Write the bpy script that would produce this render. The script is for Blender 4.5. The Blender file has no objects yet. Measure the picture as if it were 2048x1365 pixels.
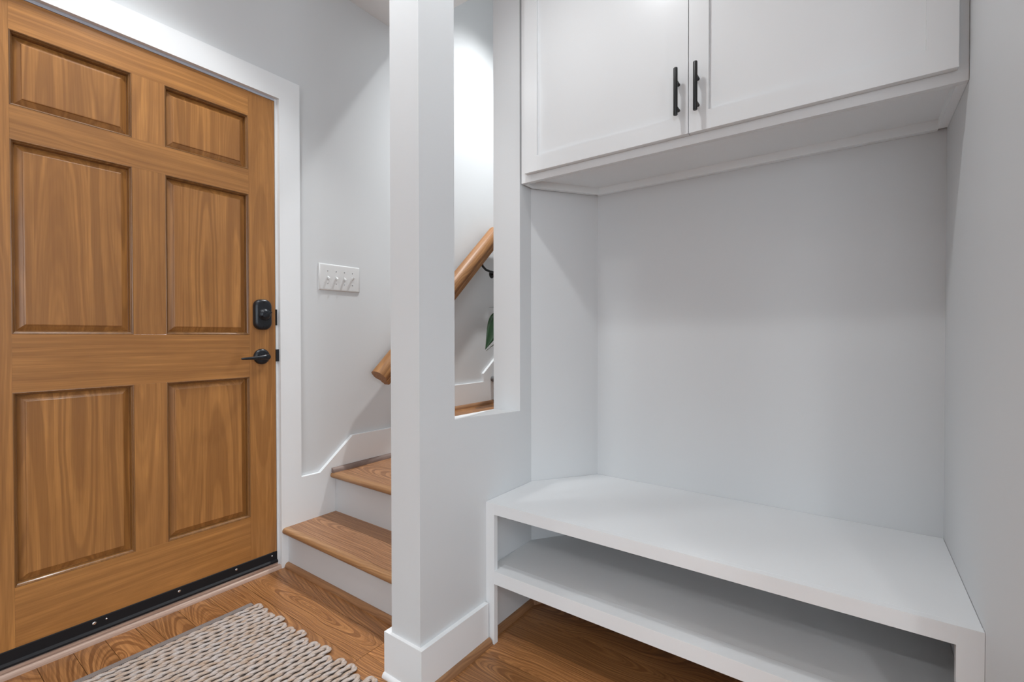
import bpy, bmesh, math, random
from mathutils import Vector, Matrix

# ------------------------------------------------------------------ camera, world, light, exposure
SC = bpy.context.scene
COL = SC.collection
H = 1.035
cam_d = bpy.data.cameras.new('camera')
cam_d.sensor_width = 36.0
cam_d.sensor_fit = 'HORIZONTAL'
cam_d.lens = 36.0 * 942.92 / 2048.0
cam_d.clip_start = 0.02
cam = bpy.data.objects.new('camera', cam_d)
COL.objects.link(cam)
yaw, pit, rol = 0.627624, -0.0101125, -0.0013194
F = Vector((math.cos(yaw) * math.cos(pit), math.sin(yaw) * math.cos(pit), math.sin(pit)))
Rt = Vector((math.sin(yaw), -math.cos(yaw), 0))
U = Rt.cross(F)
r_ = Rt * math.cos(rol) + U * math.sin(rol)
u_ = -Rt * math.sin(rol) + U * math.cos(rol)
cam.matrix_world = Matrix(((r_.x, u_.x, -F.x, 0), (r_.y, u_.y, -F.y, 0), (r_.z, u_.z, -F.z, H), (0, 0, 0, 1)))
SC.camera = cam
SC.cycles.max_bounces = 8
SC.cycles.caustics_reflective = False
SC.cycles.caustics_refractive = False
SC.cycles.adaptive_threshold = 0.03

vs = SC.view_settings
vs.view_transform = 'Standard'
vs.look = 'None'
vs.gamma = 1.0
vs.use_curve_mapping = False
vs.exposure = 0.02

W = bpy.data.worlds.new('sky')
SC.world = W
W.use_nodes = True
wn = W.node_tree
wn.nodes.clear()
wo = wn.nodes.new('ShaderNodeOutputWorld')
wb = wn.nodes.new('ShaderNodeBackground')
wb.inputs['Color'].default_value = (0.80, 0.90, 1.0, 1)
wb.inputs['Strength'].default_value = 4.0
wn.links.new(wb.outputs[0], wo.inputs[0])


def area(name, loc, target, sx, sy, power, color):
    d = bpy.data.lights.new(name, 'AREA')
    d.shape = 'RECTANGLE'
    d.size, d.size_y, d.energy, d.color = sx, sy, power, color
    o = bpy.data.objects.new(name, d)
    COL.objects.link(o)
    o.location = loc
    o.rotation_euler = (Vector(target) - Vector(loc)).to_track_quat('-Z', 'Y').to_euler()
    return o


# daylight entering by the two windows of the room behind the camera
LIGHT_WINDOW_REAR = 10
LIGHT_WINDOW_SIDE = 28
area('window_daylight', (-2.90, -0.85, 1.55), (0, -0.4, 1.4), 1.9, 1.5, LIGHT_WINDOW_REAR, (0.88, 0.955, 1.0))
area('window_daylight', (-0.9, -3.25, 1.55), (-0.9, 0, 1.4), 1.9, 1.5, LIGHT_WINDOW_SIDE, (0.88, 0.955, 1.0))
LAMP_COL = (0.955, 0.985, 1.0)
# recessed ceiling lamps, two of them added fill: x, y, ceiling height, power, cone degrees, blend, label
CANS = [(0.64, 1.57, 2.74, 6.5, 100, 0.40, 'recessed ceiling downlight above the latch side of the wooden front door'),
        (0.12, 1.78, 2.74, 6, 140, 0.6, 'recessed ceiling downlight above the hinge side of the wooden front door'),
        (0.40, -1.00, 2.74, 5, 128, 0.6, 'recessed ceiling downlight beside the stub wall of the bench alcove'),
        (0.76, 0.70, 2.74, 8.5, 128, 0.6, 'added fill downlight in the ceiling in front of the bench alcove'),  # added fill brightening alcove and right wall, set where its glare misses the cabinet
        (-1.50, -1.00, 2.74, 20, 140, 0.6, 'recessed ceiling downlight in front of the rear window'),
        (-1.90, 0.35, 2.74, 24, 140, 0.6, 'added fill downlight in the ceiling near the middle of the room'),  # unseen lamp added to lift the right end of the alcove
        (2.48, 1.48, 3.78, 78, 86, 0.75, 'recessed ceiling downlight high above the stairs')]

# ------------------------------------------------------------------ main dimensions (metres)
D = 2.0594        # front face of door casing and stair skirt
YW = 2.0794       # left wall face
DD = 2.0774       # door face
YP = 1.0066       # partition, room side
YS = 1.131        # partition, stair side
XE = 0.936        # partition end
XB = 1.2353       # bench front
ZB = 0.475        # bench top
XK = 1.748        # alcove back wall
YR = -0.2027      # right wall
ZC = 2.74         # ceiling
ZT = 3.78         # stairwell ceiling
XO0, XO1, ZO0, ZO1 = 1.083, 1.438, 0.766, 2.42   # opening in the partition
AX, AY = 1.513, 0.839   # angled corner: (AX,YP) to (XK,AY)


# ------------------------------------------------------------------ node helpers
class NT:
    def __init__(self, name):
        self.m = bpy.data.materials.new(name)
        self.m.use_nodes = True
        self.t = self.m.node_tree
        self.t.nodes.clear()
        self.out = self.t.nodes.new('ShaderNodeOutputMaterial')
        self.b = self.t.nodes.new('ShaderNodeBsdfPrincipled')
        self.t.links.new(self.b.outputs[0], self.out.inputs[0])

    def put(self, sock, v):
        if v is None:
            return
        if isinstance(v, bpy.types.NodeSocket):
            self.t.links.new(v, sock)
        else:
            if hasattr(sock.default_value, '__len__') and not hasattr(v, '__len__'):
                v = (v,) * len(sock.default_value)
            if hasattr(v, '__len__') and len(v) == 3 and len(sock.default_value) == 4:
                v = (*v, 1)
            sock.default_value = v

    def math(self, op, a, b=None, c=None, clamp=False):
        n = self.t.nodes.new('ShaderNodeMath')
        n.operation = op
        n.use_clamp = clamp
        self.put(n.inputs[0], a)
        self.put(n.inputs[1], b)
        self.put(n.inputs[2], c)
        return n.outputs[0]

    def comb(self, x, y, z):
        n = self.t.nodes.new('ShaderNodeCombineXYZ')
        for i, v in enumerate((x, y, z)):
            self.put(n.inputs[i], v)
        return n.outputs[0]

    def noise(self, vec=None, scale=5, detail=2, rough=0.5, w=None, dim='3D', dist=0):
        n = self.t.nodes.new('ShaderNodeTexNoise')
        n.noise_dimensions = dim
        if vec is not None:
            self.put(n.inputs['Vector'], vec)
        if w is not None:
            self.put(n.inputs['W'], w)
        n.inputs['Scale'].default_value = scale
        n.inputs['Detail'].default_value = detail
        n.inputs['Roughness'].default_value = rough
        n.inputs['Distortion'].default_value = dist
        return n.outputs[0]

    def ramp(self, fac, stops, interp='LINEAR'):
        n = self.t.nodes.new('ShaderNodeValToRGB')
        cr = n.color_ramp
        cr.interpolation = interp
        while len(cr.elements) < len(stops):
            cr.elements.new(0.5)
        for e, (p, c) in zip(cr.elements, stops):
            e.position = p
            e.color = (c, c, c, 1) if not hasattr(c, '__len__') else (*c, 1)
        self.put(n.inputs[0], fac)
        return n.outputs[0]

    def mix(self, fac, a, b, blend='MIX'):
        n = self.t.nodes.new('ShaderNodeMix')
        n.data_type = 'RGBA'
        n.blend_type = blend
        self.put(n.inputs['Factor'], fac)
        self.put(n.inputs['A'], a)
        self.put(n.inputs['B'], b)
        return n.outputs['Result']

    def coord(self, which='Object'):
        n = self.t.nodes.new('ShaderNodeTexCoord')
        return n.outputs[which]

    def rand(self):
        n = self.t.nodes.new('ShaderNodeObjectInfo')
        return n.outputs['Random']

    def bump(self, h, strength=0.2, dist=0.01):
        n = self.t.nodes.new('ShaderNodeBump')
        n.inputs['Strength'].default_value = strength
        n.inputs['Distance'].default_value = dist
        self.put(n.inputs['Height'], h)
        self.t.links.new(n.outputs[0], self.b.inputs['Normal'])

    def sep(self, v):
        n = self.t.nodes.new('ShaderNodeSeparateXYZ')
        self.put(n.inputs[0], v)
        return n.outputs


def plain(name, col, rough=0.5, metal=0.0, bump=0.0, bscale=60, var=0.03, spec=0.5, coat=0.0):
    k = NT(name)
    co = k.coord()
    n = k.noise(co, 3.0, 1)
    c = k.mix(n, [v * (1 - var) for v in col], [min(1, v * (1 + var)) for v in col])
    k.put(k.b.inputs['Base Color'], c)
    k.b.inputs['Roughness'].default_value = rough
    k.b.inputs['Metallic'].default_value = metal
    k.b.inputs['Specular IOR Level'].default_value = spec
    k.b.inputs['Coat Weight'].default_value = coat
    if bump:
        k.bump(k.noise(co, bscale, 2), bump, 0.002)
    return k.m


def wood(name, axis, light, mid, dark, ring=26.0, tilt=0.10, warp=0.03, contrast=0.6, fine=0.35, rough=0.4,
         strips=0.0, var=0.25, blotch=0.4, knots=0.0, coat=0.0, ringsharp=0.25, fscale=1.0, offs=0.05, streak=0.4):
    """Sawn wood: annual rings cut at a slight angle, fibre streaks, stain blotches; grain along `axis`."""
    k = NT(name)
    s = k.sep(k.coord())
    ia = {'X': 0, 'Y': 1, 'Z': 2}[axis]
    L = s[ia]
    A0, T0 = {'X': (s[2], s[1]), 'Y': (s[0], s[2]), 'Z': (s[0], s[1])}[axis]
    rnd = k.rand()
    r1 = k.math('MULTIPLY', rnd, 71.3)
    A = A0
    if strips:
        cell = k.math('FLOOR', k.math('DIVIDE', k.math('ADD', A0, k.math('MULTIPLY', rnd, 0.2)), strips))
        hsh = k.math('FRACT', k.math('MULTIPLY', k.math('SINE', k.math('ADD', k.math('MULTIPLY', cell, 12.99), r1)), 437.58))
        A = k.math('SUBTRACT', A0, k.math('MULTIPLY', k.math('ADD', cell, 0.5), strips))
        A = k.math('ADD', A, k.math('MULTIPLY', rnd, 0.2))
        r2 = k.math('ADD', k.math('MULTIPLY', hsh, 31.7), r1)
    else:
        hsh = k.math('FRACT', k.math('MULTIPLY', rnd, 17.77))
        r2 = r1
    # warp of the pith line
    wv = k.comb(k.math('MULTIPLY', A, 5.0), k.math('ADD', k.math('MULTIPLY', L, 2.6), r2), k.math('MULTIPLY', T0, 5.0))
    wn1 = k.math('SUBTRACT', k.noise(wv, 1.0, 2), 0.5)
    wv2 = k.comb(k.math('MULTIPLY', A, 30.0), k.math('ADD', k.math('MULTIPLY', L, 9.0), r2), T0)
    wn2 = k.math('SUBTRACT', k.noise(wv2, 1.0, 2), 0.5)
    a = k.math('ADD', A, k.math('MULTIPLY', k.math('SUBTRACT', hsh, 0.5), offs * 2))
    a = k.math('ADD', a, k.math('MULTIPLY', wn1, warp * 2))
    a = k.math('ADD', a, k.math('MULTIPLY', wn2, warp * 0.22))
    lsh = k.math('SUBTRACT', k.math('FRACT', k.math('MULTIPLY', r2, 3.31)), 0.5)
    dz = k.math('ADD', k.math('MULTIPLY', k.math('ADD', L, lsh), tilt), k.math('MULTIPLY', wn1, warp))
    dz = k.math('ADD', dz, T0)
    if knots:
        vn = k.t.nodes.new('ShaderNodeTexVoronoi')
        vn.inputs['Scale'].default_value = 1.0
        k.put(vn.inputs['Vector'], k.comb(k.math('MULTIPLY', A, 8.0), k.math('ADD', k.math('MULTIPLY', L, 2.4), r2), r2))
        kd = vn.outputs['Distance']
        kk = k.math('SUBTRACT', 1.0, k.math('MULTIPLY', kd, knots), clamp=True)
        kk = k.math('POWER', kk, 2.0)
        dz = k.math('ADD', dz, k.math('MULTIPLY', kk, 0.05))
    r = k.math('SQRT', k.math('ADD', k.math('MULTIPLY', a, a), k.math('MULTIPLY', dz, dz)))
    rg = k.noise(w=k.math('ADD', k.math('MULTIPLY', r, ring), r2), scale=1.0, detail=2.0, rough=0.6, dim='1D')
    rg = k.ramp(rg, [(0.5 - ringsharp, 0.0), (0.5 + ringsharp, 1.0)], 'EASE')
    fv = k.comb(k.math('MULTIPLY', A0, 260.0 * fscale), k.math('ADD', k.math('MULTIPLY', L, 5.0), r1), k.math('MULTIPLY', T0, 260.0 * fscale))
    fb = k.noise(fv, 1.0, 3, 0.65)
    bv = k.comb(k.math('MULTIPLY', A0, 14.0), k.math('ADD', k.math('MULTIPLY', L, 5.0), r2), k.math('MULTIPLY', T0, 8.0))
    bl = k.noise(bv, 1.0, 3, 0.6)
    sv = k.comb(k.math('MULTIPLY', A0, 48.0 * fscale), k.math('ADD', k.math('MULTIPLY', L, 1.1), r2), k.math('MULTIPLY', T0, 30.0))
    sn = k.noise(sv, 1.0, 2, 0.6)
    c = k.mix(k.math('MULTIPLY', rg, contrast), light, dark)
    c = k.mix(k.ramp(sn, [(0.35, 0.0), (0.70, streak)]), c, mid)
    c = k.mix(k.ramp(bl, [(0.32, 0.0), (0.72, blotch)]), c, mid)
    c = k.mix(k.ramp(fb, [(0.42, 0.0), (0.68, fine)]), c, dark)
    if knots:
        c = k.mix(k.ramp(kk, [(0.62, 0.0), (0.86, 0.85)]), c, [v * 0.25 for v in dark])
    tone = k.math('ADD', 1.0 - var / 2, k.math('MULTIPLY', hsh, var))
    c = k.mix(1.0, c, k.comb(tone, tone, tone), 'MULTIPLY')
    k.put(k.b.inputs['Base Color'], c)
    k.put(k.b.inputs['Roughness'], k.math('ADD', rough, k.math('MULTIPLY', fb, 0.12)))
    k.b.inputs['Coat Weight'].default_value = coat
    k.b.inputs['Coat Roughness'].default_value = 0.12
    k.bump(fb, 0.10, 0.0008)
    return k.m


# ------------------------------------------------------------------ materials
M = {}
M['wall'] = plain('wall_paint', (0.650, 0.660, 0.668), 0.55, bump=0.05, bscale=220, var=0.012)
M['trim'] = plain('trim_paint', (0.79, 0.80, 0.808), 0.34, bump=0.03, bscale=40, var=0.012)
M['cab'] = plain('cabinet_paint', (0.735, 0.742, 0.748), 0.27, bump=0.02, bscale=90, var=0.01)
M['bench'] = plain('bench_paint', (0.772, 0.78, 0.788), 0.42, bump=0.04, bscale=60, var=0.015)
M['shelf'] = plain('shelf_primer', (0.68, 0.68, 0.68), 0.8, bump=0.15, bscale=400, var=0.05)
M['under'] = plain('cabinet_underside', (0.82, 0.845, 0.86), 0.6, bump=0.05, bscale=80, var=0.03)
M['ceil'] = plain('ceiling_paint', (0.82, 0.82, 0.82), 0.7, var=0.01)
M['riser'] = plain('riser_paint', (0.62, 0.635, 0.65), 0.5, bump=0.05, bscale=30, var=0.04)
M['black'] = plain('oil_rubbed_black', (0.014, 0.016, 0.02), 0.30, metal=0.2, bump=0.02, bscale=200)
M['matte'] = plain('matte_black_metal', (0.014, 0.014, 0.014), 0.42, metal=0.3)
M['rubber'] = plain('black_rubber', (0.008, 0.008, 0.010), 0.62, spec=0.3)
M['steel'] = plain('screw_steel', (0.75, 0.75, 0.75), 0.25, metal=1.0)
M['plate'] = plain('switch_plastic', (0.70, 0.70, 0.695), 0.28)
M['sub'] = plain('subfloor', (0.05, 0.025, 0.012), 0.9)
M['carpet'] = plain('grey_carpet', (0.16, 0.16, 0.165), 0.95, bump=0.6, bscale=350, var=0.3)
M['weather'] = plain('weatherstrip', (0.50, 0.53, 0.60), 0.4)
M['glass'] = plain('clear_glass', (1, 1, 1), 0.0)
_g = M['glass'].node_tree.nodes
for n_ in _g:
    if n_.type == 'BSDF_PRINCIPLED':
        n_.inputs['Transmission Weight'].default_value = 1.0
        n_.inputs['IOR'].default_value = 1.1
PL, PM_, PD = (0.51, 0.232, 0.064), (0.275, 0.114, 0.030), (0.185, 0.072, 0.018)
for ax in 'XZ':
    M['door' + ax] = wood('stained_pine_' + ax, ax, PL, PM_, PD, ring=60, tilt=0.07, warp=0.014, contrast=0.42, fine=0.34,
                          rough=0.34, var=0.14, blotch=0.45, coat=0.12, ringsharp=0.14, offs=0.06, streak=0.6)
M['doorP'] = wood('stained_pine_panel', 'Z', PL, PM_, PD, ring=42, tilt=0.075, warp=0.010, contrast=0.56, fine=0.30,
                  rough=0.32, strips=0.13, var=0.12, blotch=0.45, coat=0.15, ringsharp=0.10, offs=0.03, streak=0.65)
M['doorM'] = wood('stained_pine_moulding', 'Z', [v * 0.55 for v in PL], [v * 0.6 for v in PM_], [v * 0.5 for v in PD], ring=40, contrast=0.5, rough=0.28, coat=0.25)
OL, OM, OD = (0.50, 0.235, 0.085), (0.31, 0.130, 0.043), (0.125, 0.043, 0.012)
M['floor'] = wood('oak_floor', 'Y', OL, OM, OD, ring=210, tilt=0.12, warp=0.035, contrast=0.75, fine=0.5, rough=0.30,
                  var=0.45, blotch=0.55, knots=4.4, ringsharp=0.12, offs=0.06, streak=0.35)
M['tread'] = wood('oak_tread', 'Y', (0.47, 0.245, 0.120), (0.31, 0.145, 0.068), (0.13, 0.055, 0.024), ring=210, tilt=0.10, warp=0.03,
                  contrast=0.75, fine=0.6, rough=0.36, var=0.2, ringsharp=0.12)
M['nose'] = wood('oak_nosing', 'Y', (0.46, 0.26, 0.125), (0.30, 0.145, 0.058), (0.17, 0.07, 0.024), ring=110, tilt=0.06, warp=0.02, contrast=0.6, rough=0.34)
M['shoeX'] = wood('oak_shoe_x', 'X', (0.40, 0.21, 0.10), (0.27, 0.13, 0.06), (0.15, 0.065, 0.03), ring=110, tilt=0.06, contrast=0.6, rough=0.4)
M['shoeY'] = wood('oak_shoe_y', 'Y', (0.40, 0.21, 0.10), (0.27, 0.13, 0.06), (0.15, 0.065, 0.03), ring=110, tilt=0.06, contrast=0.6, rough=0.4)
M['greyshoe'] = wood('weathered_shoe', 'X', (0.26, 0.19, 0.16), (0.17, 0.115, 0.095), (0.10, 0.06, 0.05), ring=120, contrast=0.6, rough=0.5)
M['thresh'] = wood('pale_threshold', 'X', (0.68, 0.52, 0.43), (0.55, 0.38, 0.30), (0.36, 0.22, 0.16), ring=120, tilt=0.05, contrast=0.6, fine=0.5, rough=0.45)
M['rail'] = wood('oak_handrail', 'X', (0.42, 0.205, 0.075), (0.28, 0.12, 0.038), (0.13, 0.048, 0.012), ring=120, tilt=0.08, contrast=0.65, fine=0.5, rough=0.46, coat=0.0)


def rug_mat(name, a, b, c):
    k = NT(name)
    co = k.coord()
    s = k.sep(co)
    r = k.math('MULTIPLY', k.rand(), 50.0)
    v = k.comb(k.math('ADD', k.math('MULTIPLY', s[0], 26.0), r), k.math('MULTIPLY', s[1], 70.0), s[2])
    n1 = k.noise(v, 1.0, 2)
    v2 = k.comb(k.math('MULTIPLY', k.math('ADD', s[0], k.math('MULTIPLY', s[1], 2.0)), 260.0), k.math('MULTIPLY', s[1], 900.0), k.math('MULTIPLY', s[2], 900.0))
    n2 = k.noise(v2, 1.0, 3, 0.7)
    col = k.mix(k.ramp(n1, [(0.35, 0.0), (0.62, 1.0)]), a, b)
    col = k.mix(k.ramp(n2, [(0.45, 0.0), (0.75, 0.75)]), col, c)
    k.put(k.b.inputs['Base Color'], col)
    k.b.inputs['Roughness'].default_value = 0.9
    k.b.inputs['Specular IOR Level'].default_value = 0.15
    k.bump(n2, 0.7, 0.002)
    return k.m


M['rug'] = rug_mat('jute_braid', (0.50, 0.37, 0.28), (0.56, 0.50, 0.47), (0.16, 0.10, 0.07))
M['rugdark'] = rug_mat('charcoal_braid', (0.05, 0.055, 0.055), (0.32, 0.33, 0.33), (0.02, 0.02, 0.02))
M['rugbase'] = plain('rug_backing', (0.10, 0.075, 0.06), 0.95, var=0.2)


def hem_mat():
    k = NT('woven_hem')
    s = k.sep(k.coord())
    a = k.math('SINE', k.math('MULTIPLY', s[0], 1300.0))
    b = k.math('SINE', k.math('MULTIPLY', s[1], 1500.0))
    w = k.math('MULTIPLY', a, b)
    col = k.mix(k.ramp(w, [(0.2, 0.0), (0.8, 1.0)]), (0.25, 0.21, 0.19), (0.50, 0.44, 0.42))
    k.put(k.b.inputs['Base Color'], col)
    k.b.inputs['Roughness'].default_value = 0.95
    k.bump(w, 0.8, 0.002)
    return k.m


M['hem'] = hem_mat()


def emit_mat(name, col, st):
    k = NT(name)
    k.b.inputs['Base Color'].default_value = (0.9, 0.9, 0.9, 1)
    k.b.inputs['Emission Color'].default_value = (*col, 1)
    k.b.inputs['Emission Strength'].default_value = st
    return k.m


M['lens'] = emit_mat('lamp_lens', LAMP_COL, 3.0)


def leaf_mat():
    k = NT('leaf_green')
    n = k.noise(k.coord(), 30, 3)
    k.put(k.b.inputs['Base Color'], k.mix(n, (0.004, 0.022, 0.005), (0.012, 0.055, 0.011)))
    k.b.inputs['Roughness'].default_value = 0.35
    return k.m


M['leaf'] = leaf_mat()
M['stem'] = plain('leaf_stem', (0.10, 0.11, 0.05), 0.6)
M['pot'] = plain('charcoal_pot', (0.10, 0.10, 0.105), 0.6, bump=0.1, bscale=40)
M['soil'] = plain('soil', (0.03, 0.02, 0.012), 0.95, bump=0.5, bscale=90)

# ------------------------------------------------------------------ object helpers
WL = {}


def wl(o):
    return WL.get(o.name, Vector((0, 0, 0))) if o is not None else Vector((0, 0, 0))


def link(name, me, loc, parent=None):
    o = bpy.data.objects.new(name, me)
    COL.objects.link(o)
    loc = Vector(loc)
    if parent is not None:
        o.parent = parent
        o.location = loc - wl(parent)
    else:
        o.location = loc
    WL[o.name] = loc
    return o


def tag(o, label, cat=None, kind=None, group=None):
    o['label'] = label
    if cat:
        o['category'] = cat
    if kind:
        o['kind'] = kind
    if group:
        o['group'] = group
    return o


def empty(name, loc, label, cat, kind=None, group=None):
    o = link(name, None, loc)
    o.empty_display_size = 0.1
    return tag(o, label, cat, kind, group)


def fin(bm, name, mat, parent, loc, bevel=0.0, seg=1, smooth=False):
    """bm is in world coordinates; recentre on loc."""
    if bevel:
        es = [e for e in bm.edges if len(e.link_faces) == 2 and e.calc_face_angle(0) > 0.5]
        bmesh.ops.bevel(bm, geom=es, offset=bevel, segments=seg, profile=0.5, affect='EDGES', clamp_overlap=True)
    bmesh.ops.recalc_face_normals(bm, faces=bm.faces)
    bmesh.ops.translate(bm, verts=bm.verts, vec=-Vector(loc))
    me = bpy.data.meshes.new(name)
    bm.to_mesh(me)
    bm.free()
    if smooth:
        for p in me.polygons:
            p.use_smooth = True
        if smooth != 'all':
            me.set_sharp_from_angle(angle=math.radians(smooth if smooth is not True else 40))
    me.materials.append(M[mat] if isinstance(mat, str) else mat)
    return link(name, me, loc, parent)


def addbox(bm, lo, hi):
    lo, hi = Vector(lo), Vector(hi)
    vs_ = [bm.verts.new((x, y, z)) for x in (lo.x, hi.x) for y in (lo.y, hi.y) for z in (lo.z, hi.z)]
    for f in ((0, 1, 3, 2), (4, 6, 7, 5), (0, 4, 5, 1), (2, 3, 7, 6), (0, 2, 6, 4), (1, 5, 7, 3)):
        bm.faces.new([vs_[i] for i in f])


def box(name, lo, hi, mat, parent=None, bevel=0.0, seg=1):
    bm = bmesh.new()
    addbox(bm, lo, hi)
    return fin(bm, name, mat, parent, (Vector(lo) + Vector(hi)) / 2, bevel, seg)


def boxes(name, lst, mat, parent=None, loc=None):
    bm = bmesh.new()
    for lo, hi in lst:
        addbox(bm, lo, hi)
    return fin(bm, name, mat, parent, loc if loc is not None else lst[0][0])


def addprism(bm, pts, axis, lo, hi):
    """polygon pts extruded along axis; pts are the two other coordinates in xyz order."""
    def P(p, v):
        q = list(p)
        q.insert('xyz'.index(axis), v)
        return q
    a = [bm.verts.new(P(p, lo)) for p in pts]
    b = [bm.verts.new(P(p, hi)) for p in pts]
    bm.faces.new(a)
    bm.faces.new(b[::-1])
    n = len(pts)
    for i in range(n):
        bm.faces.new((a[i], b[i], b[(i + 1) % n], a[(i + 1) % n]))


def prism(name, pts, axis, lo, hi, mat, parent=None, bevel=0.0, seg=1, smooth=False):
    bm = bmesh.new()
    addprism(bm, pts, axis, lo, hi)
    c = Vector((0, 0, 0))
    for v in bm.verts:
        c += v.co
    c /= len(bm.verts)
    return fin(bm, name, mat, parent, c, bevel, seg, smooth)


def addtube(bm, pts, rad, n=8, cap=True, up=None):
    rings = []
    m = len(pts)
    for i, p in enumerate(pts):
        p = Vector(p)
        t = (Vector(pts[min(i + 1, m - 1)]) - Vector(pts[max(i - 1, 0)])).normalized()
        a = Vector(up) if up else (Vector((0, 0, 1)) if abs(t.z) < 0.9 else Vector((1, 0, 0)))
        s = t.cross(a).normalized()
        w = s.cross(t)
        r = rad[i] if hasattr(rad, '__len__') else rad
        rings.append([bm.verts.new(p + (s * math.cos(2 * math.pi * j / n) + w * math.sin(2 * math.pi * j / n)) * r) for j in range(n)])
    for i in range(m - 1):
        for j in range(n):
            bm.faces.new((rings[i][j], rings[i][(j + 1) % n], rings[i + 1][(j + 1) % n], rings[i + 1][j]))
    if cap:
        bm.faces.new(rings[0][::-1])
        bm.faces.new(rings[-1])


def tube(name, pts, rad, mat, parent=None, n=10, up=None):
    bm = bmesh.new()
    addtube(bm, pts, rad, n, True, up)
    return fin(bm, name, mat, parent, pts[0], smooth=35)


def addlathe(bm, c, axis, prof, n=24):
    """prof = list of (distance along axis, radius)"""
    ax = Vector(axis).normalized()
    a = Vector((0, 0, 1)) if abs(ax.z) < 0.9 else Vector((1, 0, 0))
    s = ax.cross(a).normalized()
    w = ax.cross(s)
    rings = []
    for d, r in prof:
        rings.append([bm.verts.new(Vector(c) + ax * d + (s * math.cos(2 * math.pi * j / n) + w * math.sin(2 * math.pi * j / n)) * max(r, 1e-4)) for j in range(n)])
    for i in range(len(rings) - 1):
        for j in range(n):
            bm.faces.new((rings[i][j], rings[i][(j + 1) % n], rings[i + 1][(j + 1) % n], rings[i + 1][j]))
    bm.faces.new(rings[0][::-1])
    bm.faces.new(rings[-1])


def lathe(name, c, axis, prof, mat, parent=None, n=24):
    bm = bmesh.new()
    addlathe(bm, c, axis, prof, n)
    return fin(bm, name, mat, parent, c, smooth=35)


def quarter(w, h, n=6):
    """quarter-round outline: wall at 0, floor at 0; (out, up)"""
    return [(0, 0), (w, 0)] + [(w * math.cos(t * math.pi / 2 / n), h * math.sin(t * math.pi / 2 / n)) for t in range(1, n + 1)]


# ------------------------------------------------------------------ walls, ceiling, windows
RX, RY = -2.8, -3.2
wall = boxes('wall_left', [((RX - 0.12, YW, 0), (0.140, YW + 0.12, ZC + 0.02)),
                           ((0.140, YW, 2.096), (1.098, YW + 0.12, ZC + 0.02)),
                           ((1.098, YW, 0), (1.82, YW + 0.12, ZT)),
                           ((1.82, YW, 0), (4.6, YW + 0.12, ZT))], 'wall', loc=(1.5, YW, 1))
tag(wall, 'light grey wall with the front door and the light switches', 'wall', 'structure')
bm = bmesh.new()
def sloped(bm, lo, hi, tops):
    n0 = len(bm.verts)
    addbox(bm, lo, hi)
    bm.verts.ensure_lookup_table()
    for v in list(bm.verts)[n0:]:
        if v.co.z > 0.5:
            v.co.z = tops[(round(v.co.x, 3) == round(lo[0], 3), round(v.co.y, 3) == round(lo[1], 3))]


addbox(bm, (XE, YP, 0), (XO0, YS, ZO0))
sloped(bm, (XO0, YP, 0), (XO1, YS, ZO0), {(True, True): 0.775, (False, True): 0.7565, (True, False): 0.757, (False, False): 0.752})
addbox(bm, (XE, YP, ZO0), (XO0, YS, ZO1))
addbox(bm, (XE, YP, ZO1), (XO1, YS, ZC + 0.02))
addprism(bm, [(XO1, YP), (AX, YP), (XK, AY), (XK + 0.12, AY), (XK + 0.12, YS), (XO1, YS)], 'z', 0, ZC + 0.02)
addbox(bm, (XK + 0.12, YS - 0.12, 0), (4.6, YS, ZT))
addbox(bm, (1.70, YS - 0.12, ZC + 0.02), (XK + 0.12, YS, ZT))
o = fin(bm, 'wall_middle', 'wall', None, (1.2, YP, 1), bevel=0.0)
tag(o, 'light grey partition wall with a tall narrow opening beside the stairs', 'wall', 'structure')
o = boxes('wall_back', [((XK, RY, 0), (XK + 0.12, AY, ZC + 0.02))], 'wall', loc=(XK, 0.3, 1))
tag(o, 'light grey back wall of the bench alcove', 'wall', 'structure')
o = boxes('wall_right', [((XE, YR - 0.12, 0), (XK, YR, ZC + 0.02))], 'wall', loc=(1.3, YR, 1))
tag(o, 'light grey side wall at the right end of the bench', 'wall', 'structure')
WY0, WY1, WZ0, WZ1 = -1.80, 0.10, 0.80, 2.30
o = boxes('wall_rear', [((RX - 0.12, RY, 0), (RX, WY0, ZC + 0.02)), ((RX - 0.12, WY1, 0), (RX, YW + 0.12, ZC + 0.02)),
                        ((RX - 0.12, WY0, 0), (RX, WY1, WZ0)), ((RX - 0.12, WY0, WZ1), (RX, WY1, ZC + 0.02))], 'wall', loc=(RX, 0, 1))
tag(o, 'light grey rear wall with a wide window', 'wall', 'structure')
SX0, SX1 = -1.85, 0.05
o = boxes('wall_side', [((RX - 0.12, RY - 0.12, 0), (SX0, RY, ZC + 0.02)), ((SX1, RY - 0.12, 0), (XK + 0.12, RY, ZC + 0.02)),
                        ((SX0, RY - 0.12, 0), (SX1, RY, WZ0)), ((SX0, RY - 0.12, WZ1), (SX1, RY, ZC + 0.02))], 'wall', loc=(0, RY, 1))
tag(o, 'light grey side wall with a window, across the room', 'wall', 'structure')
o = boxes('wall_stair', [((4.6, YS - 0.12, 0), (4.72, YW + 0.12, ZT)), ((1.70, YS - 0.12, ZC + 0.02), (1.82, YW + 0.12, ZT))], 'wall', loc=(4.6, 1.6, 1))
tag(o, 'light grey end wall at the top of the stairs', 'wall', 'structure')
o = boxes('ceiling', [((RX - 0.12, RY - 0.12, ZC), (XK + 0.12, YS, ZC + 0.1)), ((RX - 0.12, YS, ZC), (1.82, YW + 0.12, ZC + 0.1)),
                      ((1.70, YS - 0.12, ZT), (4.72, YW + 0.12, ZT + 0.1))], 'ceil', loc=(0, 0, ZC))
tag(o, 'flat white painted ceiling', 'ceiling', 'structure')
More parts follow.
